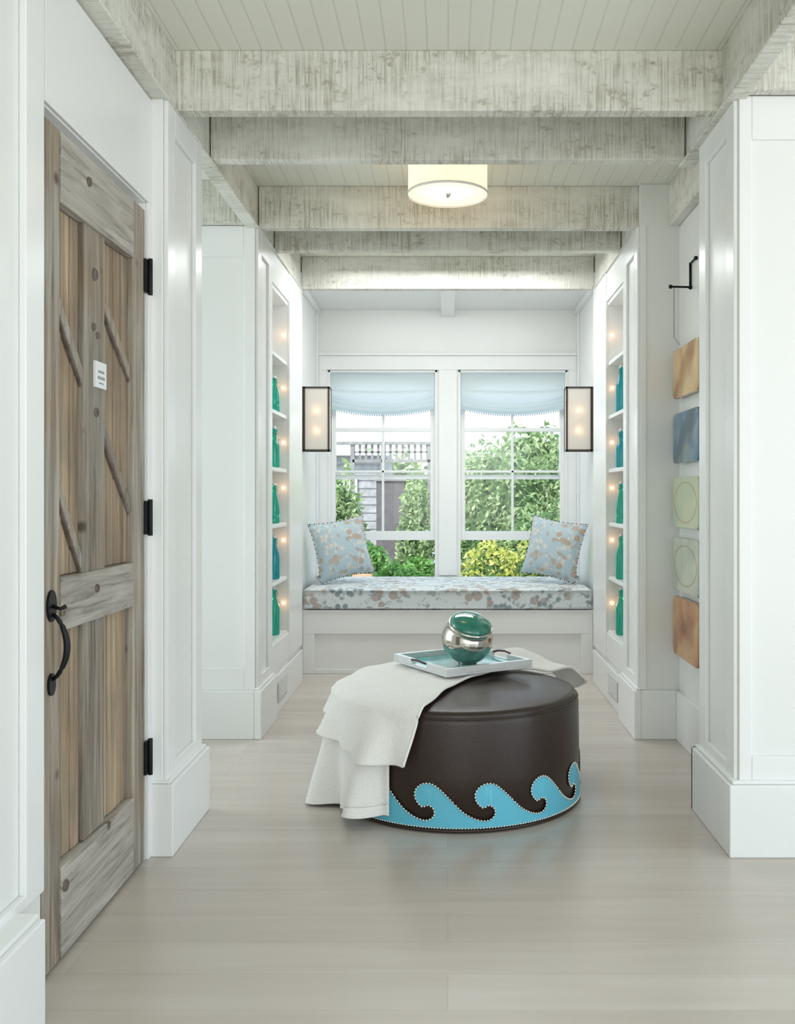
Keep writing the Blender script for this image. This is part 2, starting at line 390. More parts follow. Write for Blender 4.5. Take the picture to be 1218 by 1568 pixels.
b = MB(); b.box(XR, 1.3, Y0, Y1, 0, CH, PAINT)
frame_x(b, XR, -1, Y0, Y1, BH, BB, 0.09, 0.10, 0.05, t=0.015)
b.box(1.3, 3.6, Y0, Y1, 0, CH, PAINT)
frame_y(b, Y0, XR, 2.1, BH, BB, 0.042, 0.145, 0.09)
frame_y(b, Y0, 2.1, 3.5, BH, BB, 0.055, 0.145, 0.09)
b.obj('wall_pier_right_near', bevel=0.003)
b = MB()
b.box(XR-0.04, 3.55, Y0-0.04, Y0, 0, BH, PAINT2); b.box(XR-0.04, XR, Y0, Y1+0.02, 0, BH, PAINT2)
b.box(XR-0.028, 3.55, Y0-0.028, Y0, BH, BH+0.012, PAINT2); b.box(XR-0.028, XR, Y0, Y1+0.01, BH, BH+0.012, PAINT2)
b.box(XR-0.04, 1.15, Y1, Y1+0.02, 0, BH, PAINT2)
b.obj('baseboard_right_near', bevel=0.004)

# art wall
b = MB(); b.box(1.15, 1.3, Y1, Y2, 0, CH, PAINT); b.obj('wall_right_recess')
b = MB(); b.box(1.128, 1.15, Y1+0.02, Y2-0.03, 0, BH, PAINT2); b.obj('baseboard_right_recess', bevel=0.003)

# left hall
b = MB()
b.box(-3.6, -1.14, Y1-0.12, Y1, 0, CH, PAINT)
b.obj('wall_left_hall')
b = MB(); b.box(-3.6, -3.5, Y1, Y2, 0, CH, PAINT); b.obj('wall_left_hall_end')

# far piers + niches
for sg, nm in ((-1, 'left'), (1, 'right')):
    b = MB(); x = sg*XW; xo = 1.30*sg; xn = 1.17*sg
    b.box(x, xo, Y2, Y3, 0, CH, PAINT)
    b.box(x, xo, Y4, Y5, 0, CH, PAINT)
    b.box(x, xo, Y3, Y4, 0, 0.405, PAINT); b.box(x, xo, Y3, Y4, 2.335, CH, PAINT)
    b.box(xn, xo, Y3, Y4, 0.405, 2.335, PAINT)
    frame_x(b, x, -sg, Y2, Y3, BH, BB, 0.085, 0.12, 0.06, t=0.014)
    b.box(x, x-sg*0.008, Y3, Y5, BB-0.18, BB, PAINT2); b.box(x, x-sg*0.008, Y3, Y5, BH, BH+0.15, PAINT2)
    b.box(x, x-sg*0.014, Y4, Y5, BH, BB, PAINT2)
    for z in (2.0, 1.68, 1.362, 1.045, 0.725):
        b.box(x+sg*0.004, xn, Y3, Y4, z-0.022, z, PAINT2)
    if sg == -1:
        b.box(-3.6, xo, Y2, Y2+0.15, 0, CH, PAINT)
        frame_y(b, Y2, -1.90, -XW, BH, BB, 0.055, 0.15, 0.11)
    else:
        b.box(XW, XW+.03, Y2-.006, Y2, BH, BB, PAINT2)
    b.obj('wall_shelf_niche_'+nm, bevel=0.0025)
    b = MB()
    b.box(x-sg*0.035, x, Y2-0.03, Y3+0.03, 0, BH, PAINT2)
    b.box(x-sg*0.024, x, Y2-0.02, Y3+0.02, BH, BH+0.012, PAINT2)
    b.box(x-sg*0.016, x, Y3+0.03, Y5+0.01, 0, BH-0.03, PAINT2)
    if sg == -1:
        b.box(-3.5, x, Y2-0.03, Y2, 0, BH, PAINT2)
    else:
        b.box(x, 1.13, Y2-0.03, Y2, 0, BH, PAINT2)
    b.obj('baseboard_far_'+nm, bevel=0.004)
    # vent
    b = MB(); xv = x-sg*0.017
    b.box(xv, xv-sg*0.004, 5.22, 5.52, 0.06, 0.17, VENT)
    for k in range(9):
        b.box(xv-sg*0.004, xv-sg*0.008, 5.24+k*0.03, 5.255+k*0.03, 0.075, 0.155, PAINT2)
    b.obj('floor_vent' if sg == -1 else 'floor_vent.001')
    # alcove side wall
    b = MB()
    b.box(sg*XA, sg*1.30, Y5, YB+0.15, 0, CH, PAINT)
    b.box(sg*XA, sg*(XA-0.012), YB-0.10, YB, 0.58, 2.62, PAINT2)
    b.box(sg*XA, sg*(XA-0.03), Y5, YB, 2.62, 2.66, PAINT2)
    b.obj('wall_alcove_'+nm, bevel=0.003)

# alcove ceiling + back wall
b = MB(); b.box(-XA, XA, Y5+0.06, YB, 2.66, CH-0.002, PAINT)
b.box(-0.05, 0.05, Y5+0.06, YB, 2.61, 2.66, PAINT2)
b.obj('ceiling_alcove', bevel=0.003)
OX0, OX1, WZ0, WZ1 = 0.083, 0.94, 0.50, 2.19
b = MB()
b.box(-XA, XA, YB, YB+0.15, 0, WZ0, PAINT); b.box(-XA, XA, YB, YB+0.15, WZ1, CH, PAINT)
b.box(-OX0, OX0, YB, YB+0.15, WZ0, WZ1, PAINT)
for s in (-1, 1): b.box(s*OX1, s*XA, YB, YB+0.15, WZ0, WZ1, PAINT)
b.obj('wall_back')
b = MB()
b.box(-XA+.012, XA-.012, YB-0.02, YB, WZ1, WZ1+0.11, PAINT2); b.box(-XA+.012, XA-.012, YB-0.035, YB, WZ1+0.11, WZ1+0.135, PAINT2)
b.box(-OX0+0.012, OX0-0.012, YB-0.02, YB, 0.58, WZ1, PAINT2)
for s in (-1, 1): b.box(s*(OX1+0.01), s*(XA-0.012), YB-0.02, YB, 0.58, WZ1, PAINT2)
b.obj('trim_1', bevel=0.003)

# windows
for wi, s in ((1, -1), (2, 1)):
    x0, x1 = (OX0, OX1) if s == 1 else (-OX1, -OX0)
    b = MB(); j = 0.018
    b.box(x0, x0+j, YB, YB+0.15, WZ0, WZ1, PAINT2); b.box(x1-j, x1, YB, YB+0.15, WZ0, WZ1, PAINT2)
    b.box(x0, x1, YB, YB+0.15, WZ1-j, WZ1, PAINT2); b.box(x0, x1, YB, YB+0.17, WZ0, WZ0+0.02, PAINT2)
    def sash(y0, y1, z0, z1, st, bot, top, hm):
        a0, a1 = x0+j, x1-j
        b.box(a0, a0+st, y0, y1, z0, z1, PAINT2); b.box(a1-st, a1, y0, y1, z0, z1, PAINT2)
        b.box(a0+st, a1-st, y0, y1, z0, z0+bot, PAINT2); b.box(a0+st, a1-st, y0, y1, z1-top, z1, PAINT2)
        c = (a0+a1)/2; b.box(c-0.009, c+0.009, y0+.005, y1-.005, z0+bot, z1-top, PAINT2)
        if hm: b.box(a0+st, a1-st, y0+.005, y1-.005, hm-0.009, hm+0.009, PAINT2)
        ym = (y0+y1)/2
        b.add([(a0+st, ym, z0+bot), (a1-st, ym, z0+bot), (a1-st, ym, z1-top), (a0+st, ym, z1-top)], [(0, 1, 2, 3)], PANE)
    sash(YB+0.035, YB+0.07, 0.855, 1.74, 0.036, 0.07, 0.03, 1.395)
    sash(YB+0.075, YB+0.11, 1.335, WZ1-j, 0.036, 0.035, 0.05, None)
    b.obj('window_%d' % wi, bevel=0.002)
    # roman shade
    b = MB(); w0, w1 = x0+0.022, x1-0.022; cx = (w0+w1)/2; hw = (w1-w0)/2
    def sh(u, v):
        t = u*2-1
        sag = (1-t*t)
        z = WZ1-0.02 - v*(0.285+0.045*sag)
        out = 0.012
        if v > 0.45:
            q = (v-0.45)/0.55
            out += 0.050*math.sin(math.pi*min(1, q*1.0))**0.8*(0.4+0.6*sag) + 0.012*math.sin(q*math.pi*3)
            z += 0.014*sag*math.sin(q*math.pi*2)
        out += 0.007*math.sin(v*9+sag*3)*sag
        return (cx+t*hw*(1-0.012*v), YB+0.02-out-0.004, z)
    b.grid(sh, 28, 30, SHADEF)
    def sh2(u, v):   # second fold
        t = u*2-1; sag = 1-t*t
        z = WZ1-0.195-0.055*sag - v*(0.085)
        return (cx+t*hw*0.995, YB+0.004-0.045*math.sin(v*math.pi)*(0.5+0.5*sag), z)
    b.grid(sh2, 28, 12, SHADEF)
    for k in range(44):
        u = (k+0.5)/44; p = sh(u, 1.0); b.ball((p[0], p[1], p[2]-0.006), 0.0065, POM, 6)
    b.box(w0, w1, YB+0.0, YB+0.028, WZ1-0.035, WZ1-0.0185, SHADEF)
    b.obj('roman_shade' if wi == 1 else 'roman_shade.001')

# ------------------------------------------------------------------ beams
bt = 0.06
def beam(name, *boxes):
    b = MB()
    for bx in boxes: b.box(*bx[:6], bx[6])
    return b.obj(name, bevel=0.004)
XB = 0.945
beam('ceiling_beam_1', (-0.96, 0.96, 3.29, 3.29+bt, BB, CH, BEAMX))
beam('ceiling_beam_2', (-XB, XB, 3.77, 3.77+bt, BB, CH, BEAMX))
beam('ceiling_beam_3', (-XB, 1.10, 4.73, 4.73+bt, BB, CH, BEAMX))
beam('ceiling_beam_4', (-XB, XB, 5.17, 5.17+bt, BB, CH, BEAMX))
beam('ceiling_beam_5', (-XB, XB, 6.12, 6.12+bt, BB, CH, BEAMX))
b = MB(); b.box(-1.0, -XB-0.005, -1, 6.12, BB, CH, BEAMY)
b.box(-1.0, -XB+0.01, -1, 6.1, BB-0.012, BB, BEAMY)
b.obj('ceiling_beam_long_left', bevel=0.004)
b = MB(); b.box(XB+0.005, 1.0, -1, 3.77+bt, BB, CH, BEAMY); b.box(XB-0.01, 1.0, -1, 3.77+bt, BB-0.012, BB, BEAMY)
b.box(XB+0.005, 1.0, 4.73, 6.12, BB, CH, BEAMY); b.box(XB-0.01, 1.0, 4.73, 6.1, BB-0.012, BB, BEAMY)
b.box(1.10, 1.148, 3.64, 4.70, BB, CH, BEAMY)
b.obj('ceiling_beam_long_right', bevel=0.004)
b = MB(); b.box(1.0, 3.5, Y0-0.06, Y0-0.014, BB, CH, BEAMX); b.obj('ceiling_beam_side_right', bevel=0.004)
b = MB(); b.box(-3.5, -1.0, Y2-0.06, Y2-0.014, BB, CH, BEAMX); b.obj('ceiling_beam_side_left', bevel=0.004)

# ------------------------------------------------------------------ barn door
door = empty('door_1', (0, 0, 0))
b = MB(); xf = -0.998; LT = DZ-0.026
b.box(-1.06, xf-0.03, DY0+0.006, DY1-0.006, 0.008, LT, DARKW)
ys = [DY0+0.006, 2.435, 2.60, 2.80, 3.00, DY1-0.006]
b.box(-1.05, xf, ys[0], ys[1], 0.008, LT, GRAYV)
b.box(-1.05, xf, ys[4]+.004, ys[5], 0.008, LT, GRAYV)
b.box(-1.045, xf-0.006, ys[2]+0.01, ys[3]-0.03, 0.25, 1.97, GRAYV)
for (z0, z1) in ((0.012, 0.245), (0.852, 0.99), (1.955, LT-.004)):
    b.box(-1.05, xf+0.004, ys[1]+0.003, ys[4], z0, z1, GRAYH)
for (za, zb) in ((0.247, 0.85), (0.992, 1.953)):
    for (ya, yb_, n) in ((ys[1]+.002, ys[2]+0.008, 3), (ys[3]-0.028, ys[4]-0.001, 4)):
        w = (yb_-ya)/n
        for k in range(n):
            b.box(-1.05, xf-0.020+random.uniform(-.003, .003), ya+k*w+0.0015, ya+(k+1)*w-0.0015, za, zb, BROWNV)
def brace(ya, yb_, za, zb, w):
    """straight diagonal brace board clipped vertically to the recessed field, dark live edge below"""
    for (xo, mat, dz, ww) in ((0.0, GRAYV, 0.0, w), (-0.003, DARKW, -w+.004, .014)):
        x1_, x0_ = xf-0.008+xo, xf-0.022
        vs = [(x, y, z+dz) for x in (x0_, x1_) for (y, z) in ((ya, za), (yb_, zb), (yb_, zb-ww), (ya, za-ww))]
        b.add(vs, [(4, 5, 6, 7), (0, 1, 5, 4), (1, 2, 6, 5), (2, 3, 7, 6), (3, 0, 4, 7)], mat)
brace(2.439, 2.608, 1.735, 1.555, .045); brace(2.439, 2.608, 1.265, 1.035, .045)
brace(2.774, 2.998, 1.790, 1.610, .040); brace(2.774, 2.998, 1.415, 1.190, .040)
b.obj('planks', parent=door, bevel=0.003)
b = MB()
for (y, z, r) in ((2.69, 1.83, .016), (2.68, 1.68, .010), (2.71, 1.66, .009), (2.70, 1.44, .012), (2.46, 0.19, .014), (2.62, 2.07, .012), (2.68, .94, .011), (2.44, .90, .008)):
    b.lathe([(0.0001, 0.0), (r*.6, 0.001), (r, 0.004), (r*1.15, 0.0)], DARKW, Matrix.Translation((xf-0.005 if z not in (.19, 2.07, .94, .90) else xf+.005, y, z)) @ Matrix.Rotation(math.pi/2, 4, 'Y'), 14)
b.obj('knots', parent=door)
b = MB()
b.box(xf-0.006, xf+0.001, 2.68, 2.765, 1.51, 1.585, PLAQUE)
b.box(xf+0.001, xf+0.0018, 2.70, 2.745, 1.553, 1.560, PLAQUET); b.box(xf+0.001, xf+0.0018, 2.695, 2.75, 1.535, 1.543, PLAQUET)
b.box(xf+0.001, xf+0.0018, 2.705, 2.74, 1.522, 1.526, PLAQUET)
b.obj('name_plaque', parent=door, bevel=0.001)
b = MB()
for zc in (1.925, 1.13, 0.34):
    b.box(xf+0.001, xf+0.009, DY1-0.022, DY1+0.04, zc-0.055, zc+0.055, IRON)
    b.tube([(xf+0.014, DY1+0.006, zc-0.06), (xf+0.014, DY1+0.006, zc+0.06)], 0.008, IRON, 10)
b.obj('hinges', parent=door, bevel=0.001)
b = MB(); hy = 2.375
def plate(zc, hh, hw_):
    n = 20; vs = [(xf+0.002, hy+hw_*math.cos(2*math.pi*k/n), zc+hh*math.sin(2*math.pi*k/n)) for k in range(n)]
    vs += [(xf+0.007, v[1], v[2]) for v in vs]
    b.add(vs, [tuple(range(n)), tuple(range(n, 2*n))]+[(k, (k+1) % n, n+(k+1) % n, n+k) for k in range(n)], IRON)
plate(0.925, 0.040, 0.026); plate(0.728, 0.028, 0.020)
pts = []
for k in range(17):
    t = k/16; pts.append((xf+0.007+0.036*math.sin(math.pi*t)**0.7, hy, 0.905-0.165*t))
b.tube(pts, [0.0045+0.004*math.sin(math.pi*k/16) for k in range(17)], IRON, 10)
b.tube([(xf+0.004, hy, 0.925), (xf+0.025, hy, 0.918), (xf+0.040, hy, 0.924)], [0.005, 0.004, 0.006], IRON, 8)
b.obj('handle', parent=door)

# ------------------------------------------------------------------ window seat
b = MB()
b.box(-XA+0.002, XA-0.002, 6.42, YB-0.002, 0.0, 0.43, PAINT)
b.box(-0.98, 0.98, 6.40, 6.42, 0.27, 0.432, PAINT2)
b.box(-0.98, 0.98, 6.395, 6.42, 0.415, 0.432, PAINT2)
b.box(-0.98, -0.90, 6.40, 6.42, 0.0, 0.27, PAINT2); b.box(0.90, 0.98, 6.40, 6.42, 0.0, 0.27, PAINT2)
b.box(-0.90, 0.90, 6.405, 6.42, 0.0, 0.03, PAINT2)
b.obj('window_seat', bevel=0.003)
b = MB()
b.box(-0.975, 0.975, 6.39, YB-0.03, 0.434, 0.575, FLORAL)
o = b.obj('seat_cushion', bevel=0.022); o.modifiers['bevel'].segments = 4
b = MB()
for z in (0.449, 0.562):
    b.tube([(-0.965, 6.388, z), (0, 6.384, z), (0.965, 6.388, z)], 0.005, FLORAL, 8)
pp = b.obj('piping', parent=o)

# pillows
def pillow(name, loc, rx, ry, rz, s=0.215):
    b = MB(); n = 20
    def P(u, v, sg):
        u = u*2-1; v = v*2-1
        x = s*u*(1-0.09*(1-v*v)); y = s*v*(1-0.09*(1-u*u))
        z = sg*0.085*max(0, (1-u**4)*(1-v**4))**0.6*(0.75+0.25*(1-u*u)*(1-v*v))
        return (x, z, y)
    b.grid(lambda u, v: P(u, v, 1), n, n, FLORALP); b.grid(lambda u, v: P(u, v, -1), n, n, FLORALP)
    for k in range(104):
        t = (k % 26)/26; q = k//26
        u, v = [(t, 0), (1, t), (1-t, 1), (0, 1-t)][q]
        p = P(u, v, 0); b.ball((p[0]*1.01, p[1], p[2]*1.01), 0.0055, POMB if k % 2 else FLORALP, 6)
    o = b.obj(name); o.rotation_euler = (rx, ry, rz); o.location = loc
    return o
pillow('throw_pillow', (-0.760, 6.80, 0.824), math.radians(-10), math.radians(-9), math.radians(30))
pillow('throw_pillow.001', (0.760, 6.80, 0.824), math.radians(-10), math.radians(9), math.radians(-30))

# sconces
for sg, nm in ((-1, 'wall_sconce'), (1, 'wall_sconce.001')):
    e = empty(nm)
    b = MB(); xa, xb = sg*(XA-0.012), sg*(XA-0.195); ya, yb_ = 6.60, 6.72; z0, z1 = 1.515, 1.965; f = 0.012
    xo, xi = min(xa, xb), max(xa, xb)
    for x in (xo, xi-f):
        for y in (ya, yb_-f): b.box(x, x+f, y, y+f, z0, z1, BRONZE)
    for z in (z0, z1-f):
        b.box(xo, xi, ya, ya+f, z, z+f, BRONZE); b.box(xo, xi, yb_-f, yb_, z, z+f, BRONZE)
        b.box(xo, xo+f, ya, yb_, z, z+f, BRONZE); b.box(xi-f, xi, ya, yb_, z, z+f, BRONZE)
    b.box(sg*(XA-0.013), sg*XA, ya+0.0, yb_, z0+0.0, z1, BRONZE)
    b.obj('frame', parent=e)
    b = MB(); g = 0.004
    b.box(xo+f, xi-f, ya+g, ya+g+.002, z0+f, z1-f, MICA); b.box(xo+f, xi-f, yb_-g-.002, yb_-g, z0+f, z1-f, MICA)
    xs = xi-g if sg == -1 else xo+g
    b.box(xs, xs+.001, ya+f, yb_-f, z0+f, z1-f, MICA)
    b.obj('glass', parent=e)
    b = MB(); xm = (xo+xi)/2
    for z in (1.66, 1.80):
        b.ball((xm, 6.66, z), 0.014, BULB, 10); b.tube([(xm, 6.66, z-0.06), (xm, 6.66, z-0.012)], 0.006, BRONZE, 8)
    b.tube([(xm, 6.66, z0), (xm, 6.66, z1-f)], 0.003, BRONZE, 6)
    b.obj('bulbs', parent=e)
    for zz in (1.66, 1.80):
        l = bpy.data.lights.new('sconce_glow', 'POINT'); l.energy = 0.10; l.color = (1, 0.60, 0.34); l.shadow_soft_size = 0.012
        lo = bpy.data.objects.new('sconce_lamp', l); lo.location = (xm, 6.635, zz); lo.parent = e; sc.collection.objects.link(lo)

# drum ceiling light
e = empty('drum_ceiling_light')
Ml = Matrix.Translation((0.0, 4.27, 0))
b = MB(); R = 0.178
b.lathe([(R, 2.562), (R, 2.735)], LAMPSH, Ml, 48)
b.lathe([(R+.001, 2.555), (R+.004, 2.555), (R+.004, 2.566), (R+.001, 2.566)], PAINT2, Ml, 48)
b.obj('shade', parent=e)
b = MB(); b.lathe([(0.0001, 2.566), (R-0.004, 2.566)], LAMPDF, Ml, 48); b.obj('diffuser', parent=e)
b = MB(); b.lathe([(0.0001, 2.545), (0.008, 2.548), (0.012, 2.556), (0.016, 2.562), (0.016, 2.565), (0.0001, 2.565)], NAIL, Ml, 16)
b.lathe([(0.0001, 2.735), (0.07, 2.735), (0.07, 2.749), (0.0001, 2.749)], PAINT2, Ml, 24)
b.obj('finial_and_canopy', parent=e)

# ------------------------------------------------------------------ bottles
def bottle(name, x, y, z, h, r, mat, kind=0):
    if kind == 0:   # swing-top
        outer = [(0.0001, 0), (r*.9, 0), (r, .01), (r, h*.50), (r*.93, h*.58), (r*.55, h*.70), (r*.38, h*.78), (r*.36, h*.88), (r*.46, h*.885), (r*.46, h*.92), (r*.36, h*.925), (r*.34, h*.94)]
    elif kind == 1:  # shouldered bottle
        outer = [(0.0001, 0), (r*.92, 0), (r, .012), (r, h*.50), (r*.90, h*.57), (r*.50, h*.64), (r*.40, h*.70), (r*.40, h*.86), (r*.52, h*.87), (r*.52, h*.925), (r*.34, h*.94)]
    else:            # ribbed tapering bottle
        outer = [(0.0001, 0), (r*.95, 0), (r, .01), (r*1.0, h*.18), (r*.90, h*.20), (r*1.0, h*.24), (r*.95, h*.40), (r*.70, h*.60), (r*.42, h*.76), (r*.36, h*.90), (r*.48, h*.905), (r*.48, h*.93), (r*.34, h*.94)]
    b = MB(); M = Matrix.Translation((x, y, z))
    b.lathe(outer, mat, M, 24)
    b.lathe([(r*.30, h*.93), (r*.36, h*.95), (r*.36, h*.985), (r*.2, h), (0.0001, h)], PAINT2, M, 16)
    b.tube([(x-r*.42, y, z+h*.80), (x-r*.60, y, z+h*.88), (x-r*.3, y, z+h*.965), (x+r*.3, y, z+h*.965), (x+r*.60, y, z+h*.88), (x+r*.42, y, z+h*.80)], 0.0018, NAIL, 6)
    b.tube([(x+r*.55, y-.004, z+h*.80), (x+r*.95, y-.01, z+h*.66)], 0.002, NAIL, 6)
    return b.obj(name)
cnt = 0
rows = ((1.68, .275, BOTTLEB, 0), (1.362, .225, BOTTLEB, 1), (1.045, .24, BOTTLEG, 2), (.725, .26, BOTTLEG, 0), (.405, .275, BOTTLEG, 0))
rowsL = ((1.68, .21, BOTTLEG, 2), (1.362, .24, BOTTLEG, 1), (1.045, .23, BOTTLEG, 2), (.725, .25, BOTTLEB, 0), (.405, .275, BOTTLEG, 0))
for sg, rw in ((-1, rowsL), (1, rows)):
    for i, (z, h, m, kd) in enumerate(rw):
        for (bx, by, br_, hh, mm, kk) in ((0.998, 5.44, .033, 1.0, m, kd), (1.075, 5.30, .032, .88, BOTTLEB if m is BOTTLEG else BOTTLEG, (kd+1) % 3), (1.10, 5.48, .033, .95, m, (kd+2) % 3), (1.045, 5.19, .030, .8, BOTTLEG, (kd+1) % 3)):
            nm = 'glass_bottle' if cnt == 0 else 'glass_bottle.%03d' % cnt; cnt += 1
            bottle(nm, sg*bx, by, z+0.001, h*hh, br_, mm, kk)
b = MB()
for sg in (-1, 1):
    for z in (2.16, 1.845, 1.52, 1.25, .94, .565):
        b.lathe([(0.011, 0), (0.011, 0.004), (0.008, 0.008), (0.0001, 0.010)], BULB, Matrix.Translation((sg*0.980, Y4, z)) @ Matrix.Rotation(math.pi/2, 4, 'X'), 14)
        l = bpy.data.lights.new('niche_glow', 'POINT'); l.energy = 0.05; l.color = (1, 0.50, 0.24); l.shadow_soft_size = 0.01
        lo = bpy.data.objects.new('niche_puck_lamp', l); lo.location = (sg*0.980, Y4-0.045, z); sc.collection.objects.link(lo)
b.obj('niche_puck_lights')

# ------------------------------------------------------------------ art panels
def artmat(name, c1, c2, c3, kind):
    m, nt, p = new_mat(name); L = nt.links.new; N = nt.nodes.new
    tc = N('ShaderNodeTexCoord'); n = N('ShaderNodeTexNoise'); n.inputs['Scale'].default_value = 5; n.inputs['Detail'].default_value = 3; n.inputs['Distortion'].default_value = .8
    L(tc.outputs['Object'], n.inputs['Vector'])
    r = ramp(nt, [(0.32, c2), (0.50, c1), (0.72, c3)]); L(n.outputs['Fac'], r.inputs['Fac'])
    col = r.outputs['Color']
    if kind:
        mp = N('ShaderNodeMapping'); L(tc.outputs['Object'], mp.inputs['Vector']); mp.inputs['Scale'].default_value = (0, .62, 1.35)
        ln = N('ShaderNodeVectorMath'); ln.operation = 'LENGTH'; L(mp.outputs[0], ln.inputs[0])
        r2 = ramp(nt, [(0.120, (1, 1, 1)), (0.127, (0.62, 0.48, 0.28)), (0.134, (1, 1, 1))]) if kind == 1 else ramp(nt, [(0.0, (0.45, 0.22, 0.12)), (0.13, (1, 1, 1))])
        L(ln.outputs['Value'], r2.inputs['Fac'])
        mx = N('ShaderNodeMix'); mx.data_type = 'RGBA'; mx.blend_type = 'MULTIPLY'; mx.inputs[0].default_value = 1
        L(col, mx.inputs[6]); L(r2.outputs['Color'], mx.inputs[7]); col = mx.outputs[2]
    else:   # thin dark craze line
        w = N('ShaderNodeTexWave'); w.inputs['Scale'].default_value = 1.1; w.inputs['Distortion'].default_value = 5; w.inputs['Detail'].default_value = 2
        w.bands_direction = 'DIAGONAL'; L(tc.outputs['Object'], w.inputs['Vector'])
        r2 = ramp(nt, [(0.0, (0.55, 0.38, 0.28)), (0.03, (1, 1, 1))]); L(w.outputs['Fac'], r2.inputs['Fac'])
        mx = N('ShaderNodeMix'); mx.data_type = 'RGBA'; mx.blend_type = 'MULTIPLY'; mx.inputs[0].default_value = .7
        L(col, mx.inputs[6]); L(r2.outputs['Color'], mx.inputs[7]); col = mx.outputs[2]
    L(col, p.inputs['Base Color']); p.inputs['Roughness'].default_value = 0.18
    return m
arts = [((0.66, 0.45, 0.21), (0.54, 0.26, 0.10), (0.72, 0.57, 0.32), 0, 1.675, 1.91),
        ((0.09, 0.20, 0.31), (0.05, 0.13, 0.23), (0.30, 0.33, 0.29), 0, 1.36, 1.60),
        ((0.52, 0.58, 0.38), (0.45, 0.55, 0.42), (0.62, 0.64, 0.43), 1, 1.052, 1.29),
        ((0.50, 0.54, 0.43), (0.38, 0.45, 0.37), (0.62, 0.63, 0.52), 1, 0.748, 1.00),
        ((0.50, 0.25, 0.09), (0.32, 0.12, 0.04), (0.62, 0.38, 0.18), 2, 0.432, 0.715)]
for i, (c1, c2, c3, kind, z0, z1) in enumerate(arts):
    b = MB(); m = artmat('glazed_panel_%d' % i, c1, c2, c3, kind)
    hy_ = 0.235; hz = (z1-z0)/2; rc = 0.035; ringp = []
    for (cy, cz, a0) in ((hy_-rc, hz-rc, 0), (-hy_+rc, hz-rc, 90), (-hy_+rc, -hz+rc, 180), (hy_-rc, -hz+rc, 270)):
        for k in range(7):
            a = math.radians(a0+k*15); ringp.append((cy+rc*math.cos(a), cz+rc*math.sin(a)))
    n = len(ringp)
    vs = [(-0.012, p[0], p[1]) for p in ringp]+[(0.012, p[0], p[1]) for p in ringp]
    b.add(vs, [tuple(range(n)), tuple(range(n, 2*n))]+[(k, (k+1) % n, n+(k+1) % n, n+k) for k in range(n)], m)
    for yy in (-.15, .15): b.lathe([(0.006, 0), (0.006, 0.016)], IRON, Matrix.Translation((0.012, yy, 0)) @ Matrix.Rotation(math.pi/2, 4, 'Y'), 8)
    o = b.obj('art_panel' if i == 0 else 'art_panel.%03d' % i, bevel=0.003, loc=(1.122, 4.43, (z0+z1)/2))
# iron bracket with wire
b = MB(); yk = 4.46
b.tube([(1.148, yk, 2.185), (1.05, yk, 2.187)], 0.005, IRON, 8)
b.tube([(1.143, yk, 2.182), (1.143, yk, 2.30)], 0.006, IRON, 8)
b.tube([(1.143, yk, 2.297), (1.143, yk-.10, 2.297)], 0.0045, IRON, 8)
for p in ((1.05, yk, 2.187), (1.143, yk-.10, 2.297), (1.143, yk, 2.183)): b.ball(p, 0.010, IRON, 10)
b.tube([(1.066, yk, 2.187), (1.066, yk, 1.95), (1.10, yk+.02, 1.915)], 0.0012, IRON, 6)
b.obj('iron_hook_bracket')

# ------------------------------------------------------------------ ottoman
OC = Vector((0.045, 3.85, 0)); OR = 0.483
ott = empty('ottoman', OC)
def dome(r): return 0.428+0.030*(1-min(1, r/0.46)**2)
b = MB()
prof = [(0.0001, 0.006), (OR-.01, 0.006), (OR, 0.012), (OR+.002, 0.2), (OR, 0.385), (OR-0.003, 0.402), (OR-0.009, 0.408), (OR-0.008, 0.414), (OR-.016, 0.424)]
prof += [(r, dome(r)) for r in (0.45, 0.40, 0.34, 0.26, 0.18, 0.1, 0.0001)]
b.lathe(prof, LEATHER, None, 96)
def ring(R_, z):
    n = 96; return [(R_*math.cos(2*math.pi*k/n), R_*math.sin(2*math.pi*k/n), z) for k in range(n+1)]
b.tube(ring(OR-0.005, 0.405), 0.004, LEATHER, 8)
b.tube(ring(OR+0.002, 0.010), 0.006, LEATHER, 8)
b.obj('leather_body', parent=ott)
# wave band
NW = 14; PER = 2*math.pi/NW; PPX = 92.0; mpx = PER*OR/PPX
base_path = [(-46, 38), (-38, 30), (-28, 23), (-16, 17), (-3, 14), (7, 16), (13, 23), (12, 32), (4, 37), (-4, 34), (-9, 36), (-16, 45), (-17, 56), (-11, 65), (0, 70), (13, 68), (26, 58), (36, 48), (46, 38)]
def cr(pts, sub):
    out = []
    P = [pts[0]]+pts+[pts[-1]]
    P[0] = (pts[-2][0]-92, pts[-2][1]); P[-1] = (pts[1][0]+92, pts[1][1])
    for i in range(1, len(P)-2):
        p0, p1, p2, p3 = P[i-1], P[i], P[i+1], P[i+2]
        for k in range(sub):
            t = k/sub
            out.append(tuple(0.5*((2*p1[j])+(-p0[j]+p2[j])*t+(2*p0[j]-5*p1[j]+4*p2[j]-p3[j])*t*t+(-p0[j]+3*p1[j]-3*p2[j]+p3[j])*t**3) for j in (0, 1)))
    out.append(pts[-1]); return out
path = cr(base_path, 4)
bm = bmesh.new()
pv = [bm.verts.new((x, y, 0)) for x, y in [(46, 3), (-46, 3)]+path]
bm.faces.new(pv); bmesh.ops.triangulate(bm, faces=bm.faces[:])
for k in range(-44, 46, 6):
    bmesh.ops.bisect_plane(bm, geom=bm.verts[:]+bm.edges[:]+bm.faces[:], plane_co=(k, 0, 0), plane_no=(1, 0, 0))
bm.verts.index_update()
uv = [(v.co.x, v.co.y) for v in bm.verts]; fcs = [[v.index for v in f.verts] for f in bm.faces]; bm.free()
b = MB(); RW = OR+0.0055
A0 = math.radians(-90+11)
